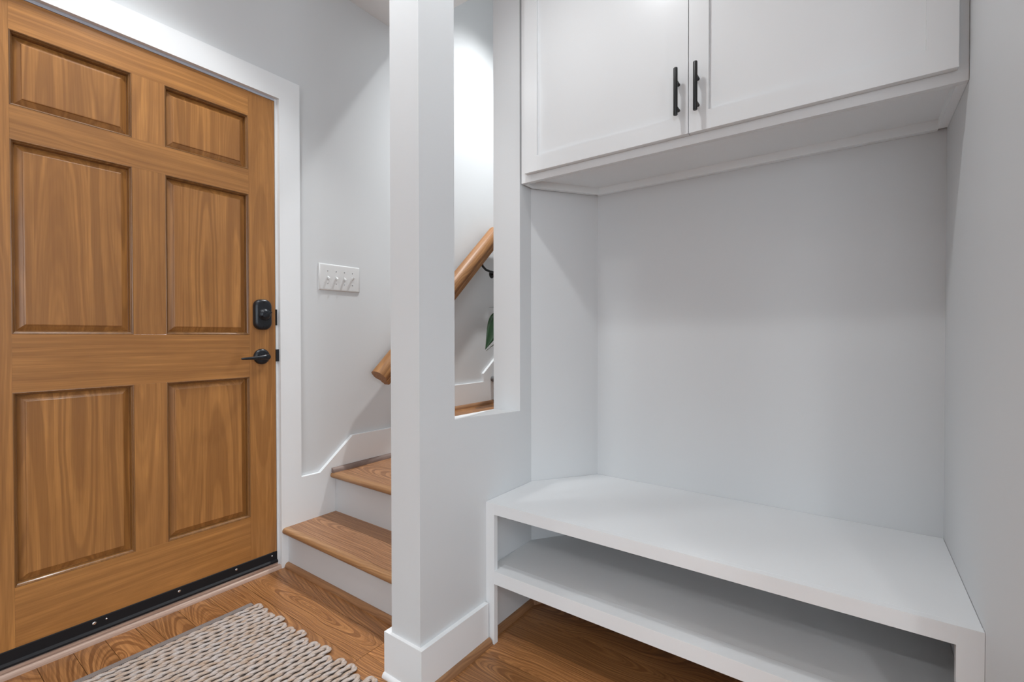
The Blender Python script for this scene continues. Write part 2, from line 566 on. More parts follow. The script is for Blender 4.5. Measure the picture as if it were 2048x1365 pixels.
# windows behind the camera: frame and panes
for i, (nm, lab) in enumerate((('window_1', 'wide white window in the rear wall'), ('window_2', 'wide white window in the side wall'))):
    a0, a1 = (WY0, WY1) if i == 0 else (SX0, SX1)
    def WP(a, d, z):
        return (RX - 0.12 + d, a, z) if i == 0 else (a, RY - 0.12 + d, z)
    w_ = empty(nm, WP((a0 + a1) / 2, 0.05, WZ0), lab, 'window', 'structure')
    mid_ = (a0 + a1) / 2
    for s0, s1 in ((a0, a0 + 0.05), (mid_ - 0.03, mid_ + 0.03), (a1 - 0.05, a1)):
        box('window_stile', WP(s0, 0.03, WZ0), WP(s1, 0.09, WZ1), 'trim', w_)
    for z0 in (WZ0, WZ1 - 0.05):
        for s0, s1 in ((a0 + 0.05, mid_ - 0.03), (mid_ + 0.03, a1 - 0.05)):
            box('window_rail', WP(s0, 0.03, z0), WP(s1, 0.09, z0 + 0.05), 'trim', w_)

# ------------------------------------------------------------------ floor: sub-floor and oak planks (grain along Y)
fl = box('floor', (RX - 0.12, RY - 0.12, -0.12), (4.6, YW + 0.12, -0.021), 'sub')
tag(fl, 'oak plank floor with a warm brown finish', 'floor', 'structure')
rng = random.Random(5)


def plank(x0, x1, y0, y1, z=0.0, parent=fl, name='plank', mat='floor', t=0.02):
    g = 0.0007
    return box(name, (x0 + g, y0 + g, z - t), (x1 - g, y1 - g, z), mat, parent, bevel=0.0009)


seams = [-2.8]
x = 0.311
back = []
while x > -2.8:
    back.append(x)
    x -= rng.choice((0.083, 0.10, 0.125))
seams = [-2.8] + back[::-1] + [0.396, 0.477, 0.560, 0.600, 0.690, 0.794, 0.920, 1.040, 1.190, 1.315, 1.440, 1.560, 1.660, XK]
for a, b in zip(seams[:-1], seams[1:]):
    if abs(a - 0.794) < 1e-6:
        plank(0.794, 0.920, 1.28, YW + 0.10)
        plank(0.794, 0.957, 0.10, 1.28)
        plank(0.794, 0.920, -1.6, 0.10)
        plank(0.794, 0.920, RY, -1.6)
        continue
    if abs(a - 0.920) < 1e-6:
        plank(0.920, 1.040, 1.28, YW)
        plank(0.957, 1.040, 0.10, 1.28)
        plank(0.920, 1.040, -1.2, 0.10)
        plank(0.920, 1.040, RY, -1.2)
        continue
    y = YW + (0.10 if b < 1.05 else 0.0)
    first = True
    while y > RY + 0.01:
        ln = rng.uniform(0.5, 2.0) if first else rng.uniform(0.9, 2.1)
        if a > 1.0 and first:
            ln = rng.uniform(1.9, 2.6)
        first = False
        y2 = max(RY, y - ln)
        plank(a, b, y2, y)
        y = y2

# ------------------------------------------------------------------ staircase
st = empty('staircase', (1.4, 1.6, 0), 'wooden stairs with white risers climbing behind the partition wall', 'stairs', 'structure')
Z1, Z2, Z3 = 0.1775, 0.372, 0.566
TT = 0.027


def tread(x0, x1, z, mat='tread', y0=YS, y1=D, nose='nose'):
    n = TT / 2
    t = box('tread', (x0 + 0.03, y0, z - TT), (x1, y1, z), mat, st)
    pts = [(x0 + 0.0305, z - TT), (x0 + 0.0305, z)] + [(x0 + n - n * math.sin(a), z - n + n * math.cos(a)) for a in [i * math.pi / 8 for i in range(9)]]
    prism('nosing', pts, 'y', y0, y1, nose, st, smooth=40)
    return t


XR1, XR2, XR3, XR4 = 1.120, 1.3605, 1.95, 2.615
tread(XR1 - 0.028, XR2 + 0.005, Z1)
# the first landing: boards parallel to the risers
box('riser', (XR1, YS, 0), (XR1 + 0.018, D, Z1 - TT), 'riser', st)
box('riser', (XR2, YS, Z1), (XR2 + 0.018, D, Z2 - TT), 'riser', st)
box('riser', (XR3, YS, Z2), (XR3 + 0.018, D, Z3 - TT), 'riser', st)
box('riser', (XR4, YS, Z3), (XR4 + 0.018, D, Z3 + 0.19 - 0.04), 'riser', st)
tread(XR2 - 0.028, XR2 + 0.30, Z2)
for k_ in range(3):
    plank(XR2 + 0.30 + k_ * 0.10, XR2 + 0.40 + k_ * 0.10 if k_ < 2 else XR3 + 0.004, YS, D, Z2, st, 'landing_plank', 'tread', TT)
tread(XR3 - 0.028, XR3 + 0.12, Z3)
x = XR3 + 0.12
ws = [0.105, 0.10, 0.09, 0.085, 0.11, 0.10]
for w_ in ws:
    x2 = min(x + w_, XR4)
    ys_ = rng.uniform(1.5, 1.75)
    plank(x, x2, YS, ys_, Z3, st, 'landing_plank', 'floor', TT)
    plank(x, x2, ys_, D, Z3, st, 'landing_plank', 'floor', TT)
    x = x2
    if x >= XR4 - 1e-4:
        break
# carpeted flight beyond
z = Z3
for k_ in range(6):
    z += 0.19
    x0 = XR4 + k_ * 0.26
    r = 0.02
    pts = [(x0 + 0.26 if k_ < 5 else 4.6, z - 0.04), (x0 + 0.26 if k_ < 5 else 4.6, z)] + [(x0 - 0.012 - r * math.sin(a), z - r + r * math.cos(a)) for a in [i * math.pi / 8 for i in range(9)]]
    prism('carpet_tread', pts, 'y', YS, D, 'carpet', st, smooth=40)
    if k_ < 5:
        box('carpet_riser', (x0 + 0.26, YS, z), (x0 + 0.275, D, z + 0.15), 'riser', st)
# shoe mouldings of the stairs
prism('shoe_moulding', [(XR1 - a, b) for a, b in quarter(0.018, 0.020)], 'y', YS + 0.022, D, 'shoeY', st, smooth=40)
prism('shoe_moulding', [(D - a, Z2 + b) for a, b in quarter(0.020, 0.022)], 'x', XR2 - 0.022, XR3, 'greyshoe', st, smooth=40)
prism('shoe_moulding', [(D - a, Z3 + b) for a, b in quarter(0.020, 0.022)], 'x', XR3 - 0.02, XR4, 'shoeX', st, smooth=40)
prism('shoe_moulding', [(XR4 - a, Z3 + b) for a, b in quarter(0.020, 0.022)], 'y', YS, D - 0.021, 'shoeY', st, smooth=40)

# skirt board on the left wall following the stairs
sk = [(1.1845, 0), (1.1845, 0.386), (1.2795, 0.384), (1.461, 0.533), (1.86, 0.529), (2.05, 0.7215), (2.508, 0.7215), (2.508, 0.778),
      (2.62, 0.862), (4.2, 2.0), (4.6, 2.0), (4.6, 0)]
o = prism('trim_1', sk, 'y', D + 0.001, YW, 'trim')
tag(o, 'white skirt board stepping up along the stairs', 'skirt board', 'structure')

# ------------------------------------------------------------------ door casing, jamb, threshold
tr = empty('trim_2', (1.1, D, 0), 'flat white casing and jamb around the front door', 'door casing', 'structure')
CI, CO, CZ, CT = 1.0895, 1.1845, 2.086, 2.184
box('casing_side', (CI, D, 0), (CO, YW, CZ), 'trim', tr, bevel=0.002)
box('casing_side', (0.05, D, 0), (0.147, YW, CZ), 'trim', tr, bevel=0.002)
box('casing_head', (0.05, D, CZ), (CO, YW, CT), 'trim', tr, bevel=0.002)
box('jamb', (1.0795, DD + 0.003, 0), (1.098, YW + 0.12, 2.096), 'trim', tr, bevel=0.002)
box('jamb', (0.140, DD + 0.003, 0), (0.158, YW + 0.12, 2.096), 'trim', tr, bevel=0.002)
box('jamb_head', (0.158, DD + 0.003, 2.0765), (1.0795, YW + 0.12, 2.096), 'weather', tr)
for lo, hi in (((1.060, DD + 0.047, 0), (1.0795, DD + 0.06, 2.0765)), ((0.158, DD + 0.047, 0), (0.178, DD + 0.06, 2.0765)), ((0.178, DD + 0.047, 2.056), (1.060, DD + 0.06, 2.0765))):
    box('door_stop', lo, hi, 'weather', tr)
tag(box('strike_plate', (1.0765, DD - 0.003, 1.085), (1.0835, DD + 0.01, 1.155), 'black', tr, bevel=0.001), 'black deadbolt strike lip')
tag(box('strike_plate', (1.0765, DD - 0.006, 0.925), (1.0905, DD + 0.01, 0.978), 'black', tr, bevel=0.003), 'black latch strike lip')
th = empty('trim_3', (0.62, 2.08, 0), 'pale oak threshold strip under the front door', 'threshold', 'structure')
prism('threshold_nosing', [(2.066 - a, b) for a, b in quarter(0.006, 0.0165)] + [(2.10, 0.0165), (2.10, 0)], 'x', 0.147, CI, 'thresh', th, smooth=40)
prism('threshold_board', [(2.0745, 0.0165), (2.072, 0.0195), (2.072, 0.027), (2.0755, 0.0305), (2.16, 0.0305), (2.16, 0.0165)], 'x', 0.158, 1.0795, 'thresh', th, smooth=40)

# ------------------------------------------------------------------ six panel door
DX0, DX1, DZ0, DZ1 = 0.162, 1.0762, 0.036, 2.0735
dr = empty('door_1', (0.62, DD, 0), 'brown stained wooden six panel front door', 'door', 'structure')
XC = [(0.2675, 0.5685), (0.667, 0.966)]
ZR = [(0.265, 0.864), (1.043, 1.639), (1.742, 1.9705)]
TH = 0.044
by1 = DD + TH
box('stile', (DX0, DD, DZ0), (XC[0][0], by1, DZ1), 'doorZ', dr, bevel=0.0012)
box('stile', (XC[1][1], DD, DZ0), (DX1, by1, DZ1), 'doorZ', dr, bevel=0.0012)
for z0, z1 in ((DZ0, ZR[0][0]), (ZR[0][1], ZR[1][0]), (ZR[1][1], ZR[2][0]), (ZR[2][1], DZ1)):
    box('rail', (XC[0][0] + 0.0002, DD + 0.0002, z0), (XC[1][1] - 0.0002, by1, z1), 'doorX', dr, bevel=0.0012)
for z0, z1 in ZR:
    box('mullion', (XC[0][1], DD + 0.0003, z0 + 0.0002), (XC[1][0], by1, z1 - 0.0002), 'doorZ', dr, bevel=0.0012)


def rect_rings(bm, x0, x1, z0, z1, prof, cap=True):
    """nested rectangles: prof = list of (inset, y)"""
    rings = []
    for ins, y in prof:
        rings.append([bm.verts.new((x, y, z)) for x, z in ((x0 + ins, z0 + ins), (x1 - ins, z0 + ins), (x1 - ins, z1 - ins), (x0 + ins, z1 - ins))])
    for i in range(len(rings) - 1):
        for j in range(4):
            bm.faces.new((rings[i][j], rings[i][(j + 1) % 4], rings[i + 1][(j + 1) % 4], rings[i + 1][j]))
    if cap:
        bm.faces.new(rings[-1])


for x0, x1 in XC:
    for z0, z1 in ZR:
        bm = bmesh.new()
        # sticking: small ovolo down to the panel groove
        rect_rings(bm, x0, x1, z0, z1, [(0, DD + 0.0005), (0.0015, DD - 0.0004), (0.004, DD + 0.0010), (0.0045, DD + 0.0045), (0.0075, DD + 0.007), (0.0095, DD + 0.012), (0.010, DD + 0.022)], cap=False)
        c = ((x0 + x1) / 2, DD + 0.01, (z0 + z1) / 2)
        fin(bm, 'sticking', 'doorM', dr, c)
        bm = bmesh.new()
        rect_rings(bm, x0, x1, z0, z1, [(0.0095, DD + 0.0215), (0.0115, DD + 0.0215), (0.0285, DD + 0.0135), (0.0288, DD + 0.0108), (0.0305, DD + 0.0098), (0.0325, DD + 0.0095)])
        fin(bm, 'panel', 'doorP', dr, c)
# black sweep along the foot of the door
sw = prism('door_sweep', [(DD - 0.012, 0.0335), (DD - 0.012, 0.040), (DD - 0.004, 0.046), (DD - 0.004, 0.079), (DD - 0.0002, 0.0805), (DD - 0.0002, 0.0335)], 'x', DX0, DX1, 'rubber', dr)
tag(sw, 'black rubber door sweep')
for x, rr in ((0.452, 0.0055), (0.484, 0.003), (0.700, 0.0050), (0.905, 0.0045), (1.053, 0.003)):
    lathe('screw', (x, DD - 0.0038, 0.066), (0, -1, 0), [(0, rr), (0.0015, rr), (0.003, rr * 0.6)], 'steel', sw, 12)
# deadbolt
def rrect(cx, cz, hw, hh, r, n=6, archtop=0.0):
    pts = []
    for qx, qz, a0 in ((1, 1, 0), (-1, 1, 90), (-1, -1, 180), (1, -1, 270)):
        for i in range(n + 1):
            a = math.radians(a0 + 90 * i / n)
            pts.append((cx + qx * (hw - r) + r * math.cos(a), cz + qz * (hh - r) + r * math.sin(a) * 1.0))
    return pts


bm = bmesh.new()
cx, cz = 1.0165, 1.130
layers = [(0.0, 0.0365, 0.0655), (0.014, 0.0365, 0.0655), (0.0195, 0.034, 0.063), (0.0225, 0.029, 0.058), (0.0235, 0.022, 0.05)]
prev = None
for d, hw, hh in layers:
    pts = rrect(cx, cz, hw, hh, hw * 0.82)
    ring_ = [bm.verts.new((px, DD - d, pz)) for px, pz in pts]
    if prev:
        for j in range(len(ring_)):
            bm.faces.new((prev[j], prev[(j + 1) % len(ring_)], ring_[(j + 1) % len(ring_)], ring_[j]))
    prev = ring_
bm.faces.new(prev)
db = fin(bm, 'deadbolt', 'black', dr, (cx, DD - 0.01, cz), smooth=50)
tag(db, 'black deadbolt thumb turn lock')
lathe('turn_hub', (cx + 0.002, DD - 0.0225, cz), (0, -1, 0), [(0, 0.026), (0.006, 0.024), (0.012, 0.018), (0.014, 0.012)], 'black', db, 20)
bm = bmesh.new()
d_ = Vector((math.cos(math.radians(28)), 0, math.sin(math.radians(28))))
n_ = Vector((-d_.z, 0, d_.x))
c0 = Vector((cx + 0.002, DD - 0.034, cz))
for s in (0,):
    a = [c0 - d_ * 0.023, c0 + d_ * 0.023]
    vs_ = []
    for y, k_ in ((0.0, 1.0), (-0.016, 0.9)):
        for p, q in ((-1, -1), (1, -1), (1, 1), (-1, 1)):
            v = c0 + d_ * 0.023 * p * k_ + n_ * 0.0035 * q + Vector((0, y, 0))
            vs_.append(bm.verts.new(v))
    bm.faces.new(vs_[4:8])
    for j in range(4):
        bm.faces.new((vs_[j], vs_[(j + 1) % 4], vs_[4 + (j + 1) % 4], vs_[4 + j]))
    bm.faces.new(vs_[0:4][::-1])
fin(bm, 'thumb_turn', 'black', db, c0, bevel=0.002, seg=2)
for z in (cz + 0.052, cz - 0.052):
    lathe('screw', (cx + 0.001, DD - 0.0225, z), (0, -1, 0), [(0, 0.0045), (0.002, 0.004), (0.0022, 0.002), (0.001, 0.001)], 'matte', db, 12)
# lever handle
lx, lz = 1.0145, 0.9485
lv = lathe('lever_handle', (lx, DD, lz), (0, -1, 0), [(0, 0.0335), (0.006, 0.0335), (0.010, 0.032), (0.014, 0.027), (0.015, 0.022)], 'black', dr, 32)
tag(lv, 'black lever handle on a round rosette')
lathe('spindle', (lx + 0.002, DD - 0.014, lz), (0, -1, 0), [(0, 0.012), (0.026, 0.011), (0.036, 0.0125), (0.042, 0.011), (0.044, 0.007)], 'black', lv, 20)
bm = bmesh.new()
LP = [(0.010, -0.049, 0.0), (-0.006, -0.0515, -0.0005), (-0.03, -0.0525, -0.002), (-0.06, -0.0525, -0.0035), (-0.088, -0.051, -0.0045), (-0.102, -0.048, -0.005)]
rings = []
for i, (ax_, ay_, az_) in enumerate(LP):
    hz = [0.0105, 0.0105, 0.0085, 0.0062, 0.0052, 0.0045][i]
    hy = [0.007, 0.007, 0.006, 0.0055, 0.005, 0.004][i]
    rings.append([bm.verts.new((lx + ax_, DD + ay_ + hy * math.cos(t), lz + az_ + hz * math.sin(t))) for t in [j * math.pi / 6 for j in range(12)]])
for i in range(len(rings) - 1):
    for j in range(12):
        bm.faces.new((rings[i][j], rings[i][(j + 1) % 12], rings[i + 1][(j + 1) % 12], rings[i + 1][j]))
bm.faces.new(rings[0])
bm.faces.new(rings[-1])
fin(bm, 'lever', 'black', lv, (lx - 0.04, DD - 0.05, lz), smooth=50)
lathe('screw', (lx + 0.002, DD - 0.0125, lz + 0.0225), (0, -1, 0), [(0, 0.004), (0.002, 0.0035)], 'matte', lv, 10)
for z in (0.25, 1.05, 1.85):
    hg = lathe('hinge', (0.158, DD - 0.006, z - 0.045), (0, 0, 1), [(0, 0.006), (0.09, 0.006)], 'black', dr, 12)

# ------------------------------------------------------------------ partition baseboard and shoes
bbz = 0.137
bb = empty('baseboard_middle', (1.0, YP, 0), 'white baseboard wrapping the foot of the partition wall', 'baseboard', 'structure')
XBB, YBB = 0.925, 0.9906
prism('board', [(XBB, YBB), (XB - 0.006, YBB), (XB - 0.006, YP), (XE, YP), (XE, YS + 0.0005), (XR1 - 0.001, YS + 0.0005), (XR1 - 0.001, YS + 0.022), (XBB, YS + 0.022)], 'z', 0, bbz, 'trim', bb, bevel=0.0015)
prism('shoe_moulding', [(YBB - a, b) for a, b in quarter(0.0165, 0.021)], 'x', XBB - 0.010, XB - 0.004, 'shoeX', bb, smooth=40)
tag(prism('shoe_moulding', [(XBB - a, b) for a, b in quarter(0.010, 0.014)], 'y', YBB, YS + 0.022, 'trim', bb, smooth=40), 'white shoe moulding')

for nm, lo, hi, lab in (('baseboard_left', (RX, YW - 0.015, 0), (0.05, YW, bbz), 'white baseboard on the wall beside the door hinges'),
                        ('baseboard_rear', (RX, RY + 0.015, 0), (RX + 0.015, YW - 0.015, bbz), 'white baseboard below the rear window'),
                        ('baseboard_side', (RX, RY, 0), (XK, RY + 0.015, bbz), 'white baseboard below the side window'),
                        ('baseboard_right', (XE - 0.015, YR - 0.135, 0), (XE, YR + 0.001, bbz), 'white baseboard on the end of the right wall')):
    tag(box(nm, lo, hi, 'trim', None, bevel=0.0015), lab, 'baseboard', 'structure')

# ------------------------------------------------------------------ bench
be = empty('storage_bench', (XB, 0.4, 0), 'long white built-in bench with one open shelf below the seat', 'bench')
SYL, SYR = 0.9715, -0.1625
ZU = 0.4375
pl = [(XB + 0.019, YR + 0.001), (XB + 0.019, YP - 0.001), (AX - 0.001, YP - 0.001), (XK - 0.001, AY - 0.001), (XK - 0.001, YR + 0.001)]
prism('seat', pl, 'z', ZU + 0.002, ZB, 'bench', be)
box('stile', (XB, SYL, 0.0), (XB + 0.019, YP - 0.0005, ZB), 'bench', be, bevel=0.001)
box('stile', (XB, YR + 0.0005, 0.0), (XB + 0.019, SYR, ZB), 'bench', be, bevel=0.001)
box('seat_rail', (XB + 0.0003, SYR, ZU), (XB + 0.019, SYL, ZB - 0.0002), 'bench', be, bevel=0.001)
ZS, ZSU = 0.2475, 0.204
box('shelf_rail', (XB + 0.0003, SYR, ZSU), (XB + 0.058, SYL, ZS), 'bench', be, bevel=0.001)
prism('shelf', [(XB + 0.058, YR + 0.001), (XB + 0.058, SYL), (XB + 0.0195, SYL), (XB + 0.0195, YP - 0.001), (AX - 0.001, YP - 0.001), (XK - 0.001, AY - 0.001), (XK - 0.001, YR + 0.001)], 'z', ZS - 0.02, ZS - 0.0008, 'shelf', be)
box('cleat', (XB + 0.020, YP - 0.020, ZS - 0.058), (XB + 0.050, YP - 0.001, ZS - 0.0205), 'bench', be)
box('cleat', (XB + 0.052, YP - 0.020, ZS - 0.058), (AX, YP - 0.001, ZS - 0.021), 'shelf', be)
# wood shoe moulding inside the bench foot
sh = empty('trim_4', (1.5, YP, 0), 'oak shoe moulding around the floor below the bench', 'moulding', 'structure')
prism('shoe_moulding', [(YP - a, b) for a, b in quarter(0.016, 0.021)], 'x', XB + 0.0195, AX + 0.006, 'shoeX', sh, smooth=40)
dv = Vector((XK - AX, AY - YP, 0))
ln = dv.length
bm = bmesh.new()
addprism(bm, [(-a, b) for a, b in quarter(0.016, 0.021)], 'x', 0, ln)
bm.transform(Matrix.Translation((AX, YP, 0)) @ Matrix.Rotation(math.atan2(dv.y, dv.x), 4, 'Z'))
fin(bm, 'shoe_moulding', 'shoeX', sh, (AX + dv.x / 2, YP + dv.y / 2, 0), smooth=40)
prism('shoe_moulding', [(XK - a, b) for a, b in quarter(0.016, 0.021)], 'y', YR, AY, 'shoeY', sh, smooth=40)

# ------------------------------------------------------------------ wall cabinet
cb = empty('wall_cabinet', (1.437, 0.4, 1.6), 'white two door wall cabinet with black bar handles above the bench', 'cabinet')
CF = 1.437
CZ0 = 1.599
CYL, CYR = 0.998, YR + 0.0005
ztop = 2.70
box('face_stile', (CF, 0.955, CZ0), (CF + 0.019, CYL, ztop), 'cab', cb, bevel=0.001)
box('face_stile', (CF, CYR, CZ0), (CF + 0.019, -0.158, ztop), 'cab', cb, bevel=0.001)
box('face_rail', (CF + 0.0003, -0.158, CZ0), (CF + 0.019, 0.955, CZ0 + 0.045), 'cab', cb, bevel=0.001)
box('face_rail', (CF + 0.0003, -0.158, ztop - 0.08), (CF + 0.019, 0.955, ztop), 'cab', cb, bevel=0.001)
inner = [(CF + 0.019, CYR), (CF + 0.019, CYL), (AX - 0.004, CYL), (XK - 0.001, AY - 0.004), (XK - 0.001, CYR)]
prism('cabinet_bottom', inner, 'z', CZ0 + 0.026, CZ0 + 0.042, 'under', cb)
box('cabinet_top', (CF + 0.019, CYR, ztop - 0.02), (XK - 0.001, AY - 0.004, ztop), 'cab', cb)
box('back_cleat', (XK - 0.020, CYR + 0.019, CZ0), (XK - 0.001, AY - 0.004, CZ0 + 0.026), 'under', cb, bevel=0.001)
box('side_cleat', (CF + 0.019, CYR, CZ0), (XK - 0.020, CYR + 0.019, CZ0 + 0.026), 'under', cb, bevel=0.001)
prism('side_cleat', [(AX - 0.004, CYL), (XK - 0.021, AY + 0.010), (XK - 0.021, AY - 0.012), (AX - 0.010, CYL - 0.019), (CF + 0.019, CYL - 0.019), (CF + 0.019, CYL)], 'z', CZ0 + 0.0003, CZ0 + 0.026, 'under', cb)
box('side_panel', (CF + 0.019, CYL - 0.016, CZ0 + 0.042), (AX - 0.004, CYL, ztop - 0.02), 'cab', cb)
DFX = 1.417
SWD = 0.0545
for ya, yb, hy in ((0.9721, 0.3943, 0.4213), (0.3922, -0.1833, 0.3663)):
    z0, z1 = 1.6255, 2.655
    pn = box('door', (DFX + 0.009, yb + SWD - 0.004, z0 + SWD - 0.004), (DFX + 0.0185, ya - SWD + 0.004, z1 - SWD + 0.004), 'cab', cb)
    tag(pn, 'white shaker cabinet door')
    for a, b in ((ya - SWD, ya), (yb, yb + SWD)):
        box('stile', (DFX, a, z0), (DFX + 0.0185, b, z1), 'cab', pn, bevel=0.0012)
    for a, b in ((z0, z0 + SWD), (z1 - SWD, z1)):
        box('rail', (DFX + 0.0002, yb + SWD, a), (DFX + 0.0185, ya - SWD, b), 'cab', pn, bevel=0.0008)
    bm = bmesh.new()
    hx = DFX - 0.030
    addtube(bm, [(hx, hy, 1.674), (hx, hy, 1.675), (hx, hy, 1.8090), (hx, hy, 1.810)], [0.0054, 0.0060, 0.0060, 0.0054], 16)
    for z in (1.6985, 1.7735):
        addtube(bm, [(hx, hy, z), (DFX, hy, z)], 0.0048, 12)
    tag(fin(bm, 'handle', 'matte', pn, (hx, hy, 1.742), smooth=40), 'black metal bar handle')

# ------------------------------------------------------------------ light switch plate
sp = empty('light_switch', (1.4015, YW, 1.3245), 'white four toggle light switch plate on the wall beside the door', 'light switch')
bm = bmesh.new()
x0, x1, z0, z1 = 1.2872, 1.5158, 1.2605, 1.3885
rect_rings(bm, x0, x1, z0, z1, [(0, YW), (0.0, YW - 0.002), (0.002, YW - 0.005), (0.005, YW - 0.0065), (0.008, YW - 0.0068)])
fin(bm, 'plate', 'plate', sp, (1.4015, YW, 1.3245), smooth=60)
for i in range(4):
    xx = 1.4015 + (i - 1.5) * 0.0460
    zz = 1.3245
    box('toggle_slot', (xx - 0.0052, YW - 0.0078, zz - 0.012), (xx + 0.0052, YW - 0.0062, zz + 0.012), 'plate', sp, bevel=0.0006)
    up = -1 if i < 3 else 1
    pts = [(YW - 0.0065, zz - 0.0055), (YW - 0.0065, zz + 0.0055), (YW - 0.022, zz + up * 0.0085 + 0.0032), (YW - 0.022, zz + up * 0.0085 - 0.0032)]
    prism('toggle', pts, 'x', xx - 0.0036, xx + 0.0036, 'plate', sp, bevel=0.0008)
    for dz in (-0.0302, 0.0302):
        lathe('screw', (xx, YW - 0.0066, zz + dz), (0, -1, 0), [(0, 0.0032), (0.0008, 0.003), (0.0012, 0.002)], 'steel', sp, 10)

# ------------------------------------------------------------------ handrail
hr = empty('handrail', (1.6, 2.0, 0.85), 'brown oak stair handrail on a black wall bracket', 'handrail')
dirv = Vector((1, 0, 0.940)).normalized()
nv = Vector((-dirv.z, 0, dirv.x))
RS = 1.26
half = [(0.0, 0.046), (0.014, 0.0445), (0.026, 0.038), (0.0325, 0.026), (0.0355, 0.012), (0.0345, 0.002), (0.028, -0.004), (0.0205, -0.009), (0.0175, -0.014), (0.0195, -0.018), (0.0185, -0.023), (0.015, -0.027), (0.014, -0.036)]
half = [(a * RS, 0.052 + (b - 0.046) * 1.36) for a, b in half]
prof = [(a, b) for a, b in half] + [(-a, b) for a, b in half[::-1][:-1]]
RY_ = YW - 0.042 - 0.0428
P0 = Vector((1.578, RY_, 0.818))
bm = bmesh.new()
rings = []
ang = math.atan2(dirv.z, dirv.x)
SB = 1.325                      # length of the sloping part, then the rail runs level
PB = P0 + dirv * SB
for s in (0.0, 0.012, 0.6):
    ring_ = []
    for a, b in prof:
        sk_ = (b - 0.052) * -0.08 if s < 0.05 else 0.0
        ring_.append(bm.verts.new(P0 + dirv * (s + sk_) + nv * b + Vector((0, -a, 0))))
    rings.append(ring_)
mit = Vector((-math.sin(ang / 2), 0, math.cos(ang / 2))) / math.cos(ang / 2)
rings.append([bm.verts.new(PB + mit * b + Vector((0, -a, 0))) for a, b in prof])
rings.append([bm.verts.new(PB + Vector((0.8, -a, b))) for a, b in prof])
n = len(prof)
for i in range(len(rings) - 1):
    for j in range(n):
        bm.faces.new((rings[i][j], rings[i][(j + 1) % n], rings[i + 1][(j + 1) % n], rings[i + 1][j]))
bm.faces.new(rings[0])
bm.faces.new(rings[-1])
me_rot = Matrix.Translation(P0) @ Matrix.Rotation(ang, 4, 'Y') @ Matrix.Translation(-P0)
bm.transform(me_rot)   # lay along X, keep the wood grain along the rail
ro = fin(bm, 'rail', 'rail', hr, P0, smooth=40)
ro.rotation_euler = (0, -ang, 0)
for c in (P0 + dirv * 1.085 + nv * -0.055, PB + Vector((0.5, 0, -0.055))):
    br = tube('bracket', [c, c + Vector((0.014, 0, -0.022)), c + Vector((0.045, 0.0, -0.040)), c + Vector((0.09, 0.0, -0.048)), c + Vector((0.16, 0.002, -0.048)), c + Vector((0.20, 0.02, -0.048)), c + Vector((0.212, 0.05, -0.048)), (c.x + 0.214, YW - 0.004, c.z - 0.048)], 0.0078, 'matte', hr, 10)
    lathe('bracket_plate', (c.x + 0.214, YW, c.z - 0.048), (0, -1, 0), [(0, 0.028), (0.004, 0.027), (0.006, 0.020)], 'matte', br, 20)

# ------------------------------------------------------------------ potted plant on the carpeted step
px, py, pz = 2.795, 1.93, Z3 + 0.19
pp = empty('potted_plant', (px, py, pz), 'green broad-leaved plant in a pot on the carpeted step', 'plant')
lathe('pot', (px, py, pz), (0, 0, 1), [(0, 0.075), (0.01, 0.08), (0.14, 0.105), (0.16, 0.108), (0.16, 0.098), (0.14, 0.095)], 'pot', pp, 28)
lathe('soil', (px, py, pz + 0.138), (0, 0, 1), [(0, 0.094), (0.006, 0.09)], 'soil', pp, 24)


def leaf(base, tip, width, droop, roll=0.0):
    base, tip = Vector(base), Vector(tip)
    d = tip - base
    ln = d.length
    t = d.normalized()
    s = t.cross(Vector((0, 0, 1))).normalized()
    w = s.cross(t)
    s, w = s * math.cos(roll) + w * math.sin(roll), w * math.cos(roll) - s * math.sin(roll)
    bm = bmesh.new()
    N = 14
    rows = []
    for side in (0, 1):
        rr = []
        for i in range(N + 1):
            q = i / N
            hw = width * (math.sin(math.pi * min(1, q * 1.0) ** 0.62)) ** 0.9 * (1 - 0.35 * q) if 0 < q < 1 else 0.0008
            cen = base + t * (q * ln) + Vector((0, 0, -droop * q * q))
            row = []
            for f in (-1, -0.5, 0, 0.5, 1):
                p = cen + s * hw * f + w * (abs(f) * hw * 0.25 + (-0.0012 if side else 0))
                row.append(bm.verts.new(p))
            rr.append(row)
        rows.append(rr)
        for i in range(N):
            for j in range(4):
                q4 = (rr[i][j], rr[i][j + 1], rr[i + 1][j + 1], rr[i + 1][j])
                bm.faces.new(q4 if side == 0 else q4[::-1])
    for i in range(N):
        for j in (0, 4):
            bm.faces.new((rows[0][i][j], rows[1][i][j], rows[1][i + 1][j], rows[0][i + 1][j]))
    return fin(bm, 'leaf', 'leaf', pp, base, smooth='all')


crown = Vector((px, py, pz + 0.145))
LV = [((2.50, 1.915, 1.190), (2.330, 1.900, 0.950), 0.062, 0.0, 0.9),
      ((2.56, 1.93, 1.235), (2.375, 1.905, 1.222), 0.018, 0.0, 0.0),
      ((2.72, 1.85, 1.30), (2.60, 1.72, 1.22), 0.06, 0.03, 0.2),
      ((2.84, 2.00, 1.28), (2.90, 2.045, 1.12), 0.05, 0.02, 0.3),
      ((2.90, 1.90, 1.32), (3.05, 1.80, 1.22), 0.06, 0.03, 0.0),
      ((2.76, 1.80, 1.18), (2.78, 1.62, 1.08), 0.055, 0.03, -0.3)]
for b, t, w_, dr_, ro_ in LV:
    b = Vector(b)
    m = (crown + b) / 2 + Vector((0, 0, 0.08))
    pts = [((1 - q) ** 2) * crown + 2 * q * (1 - q) * m + q * q * b for q in [i / 8 for i in range(9)]]
    tube('stem', pts, [0.005 - 0.003 * i / 8 for i in range(9)], 'stem', pp, 8)
    leaf(b, t, w_, dr_, ro_)
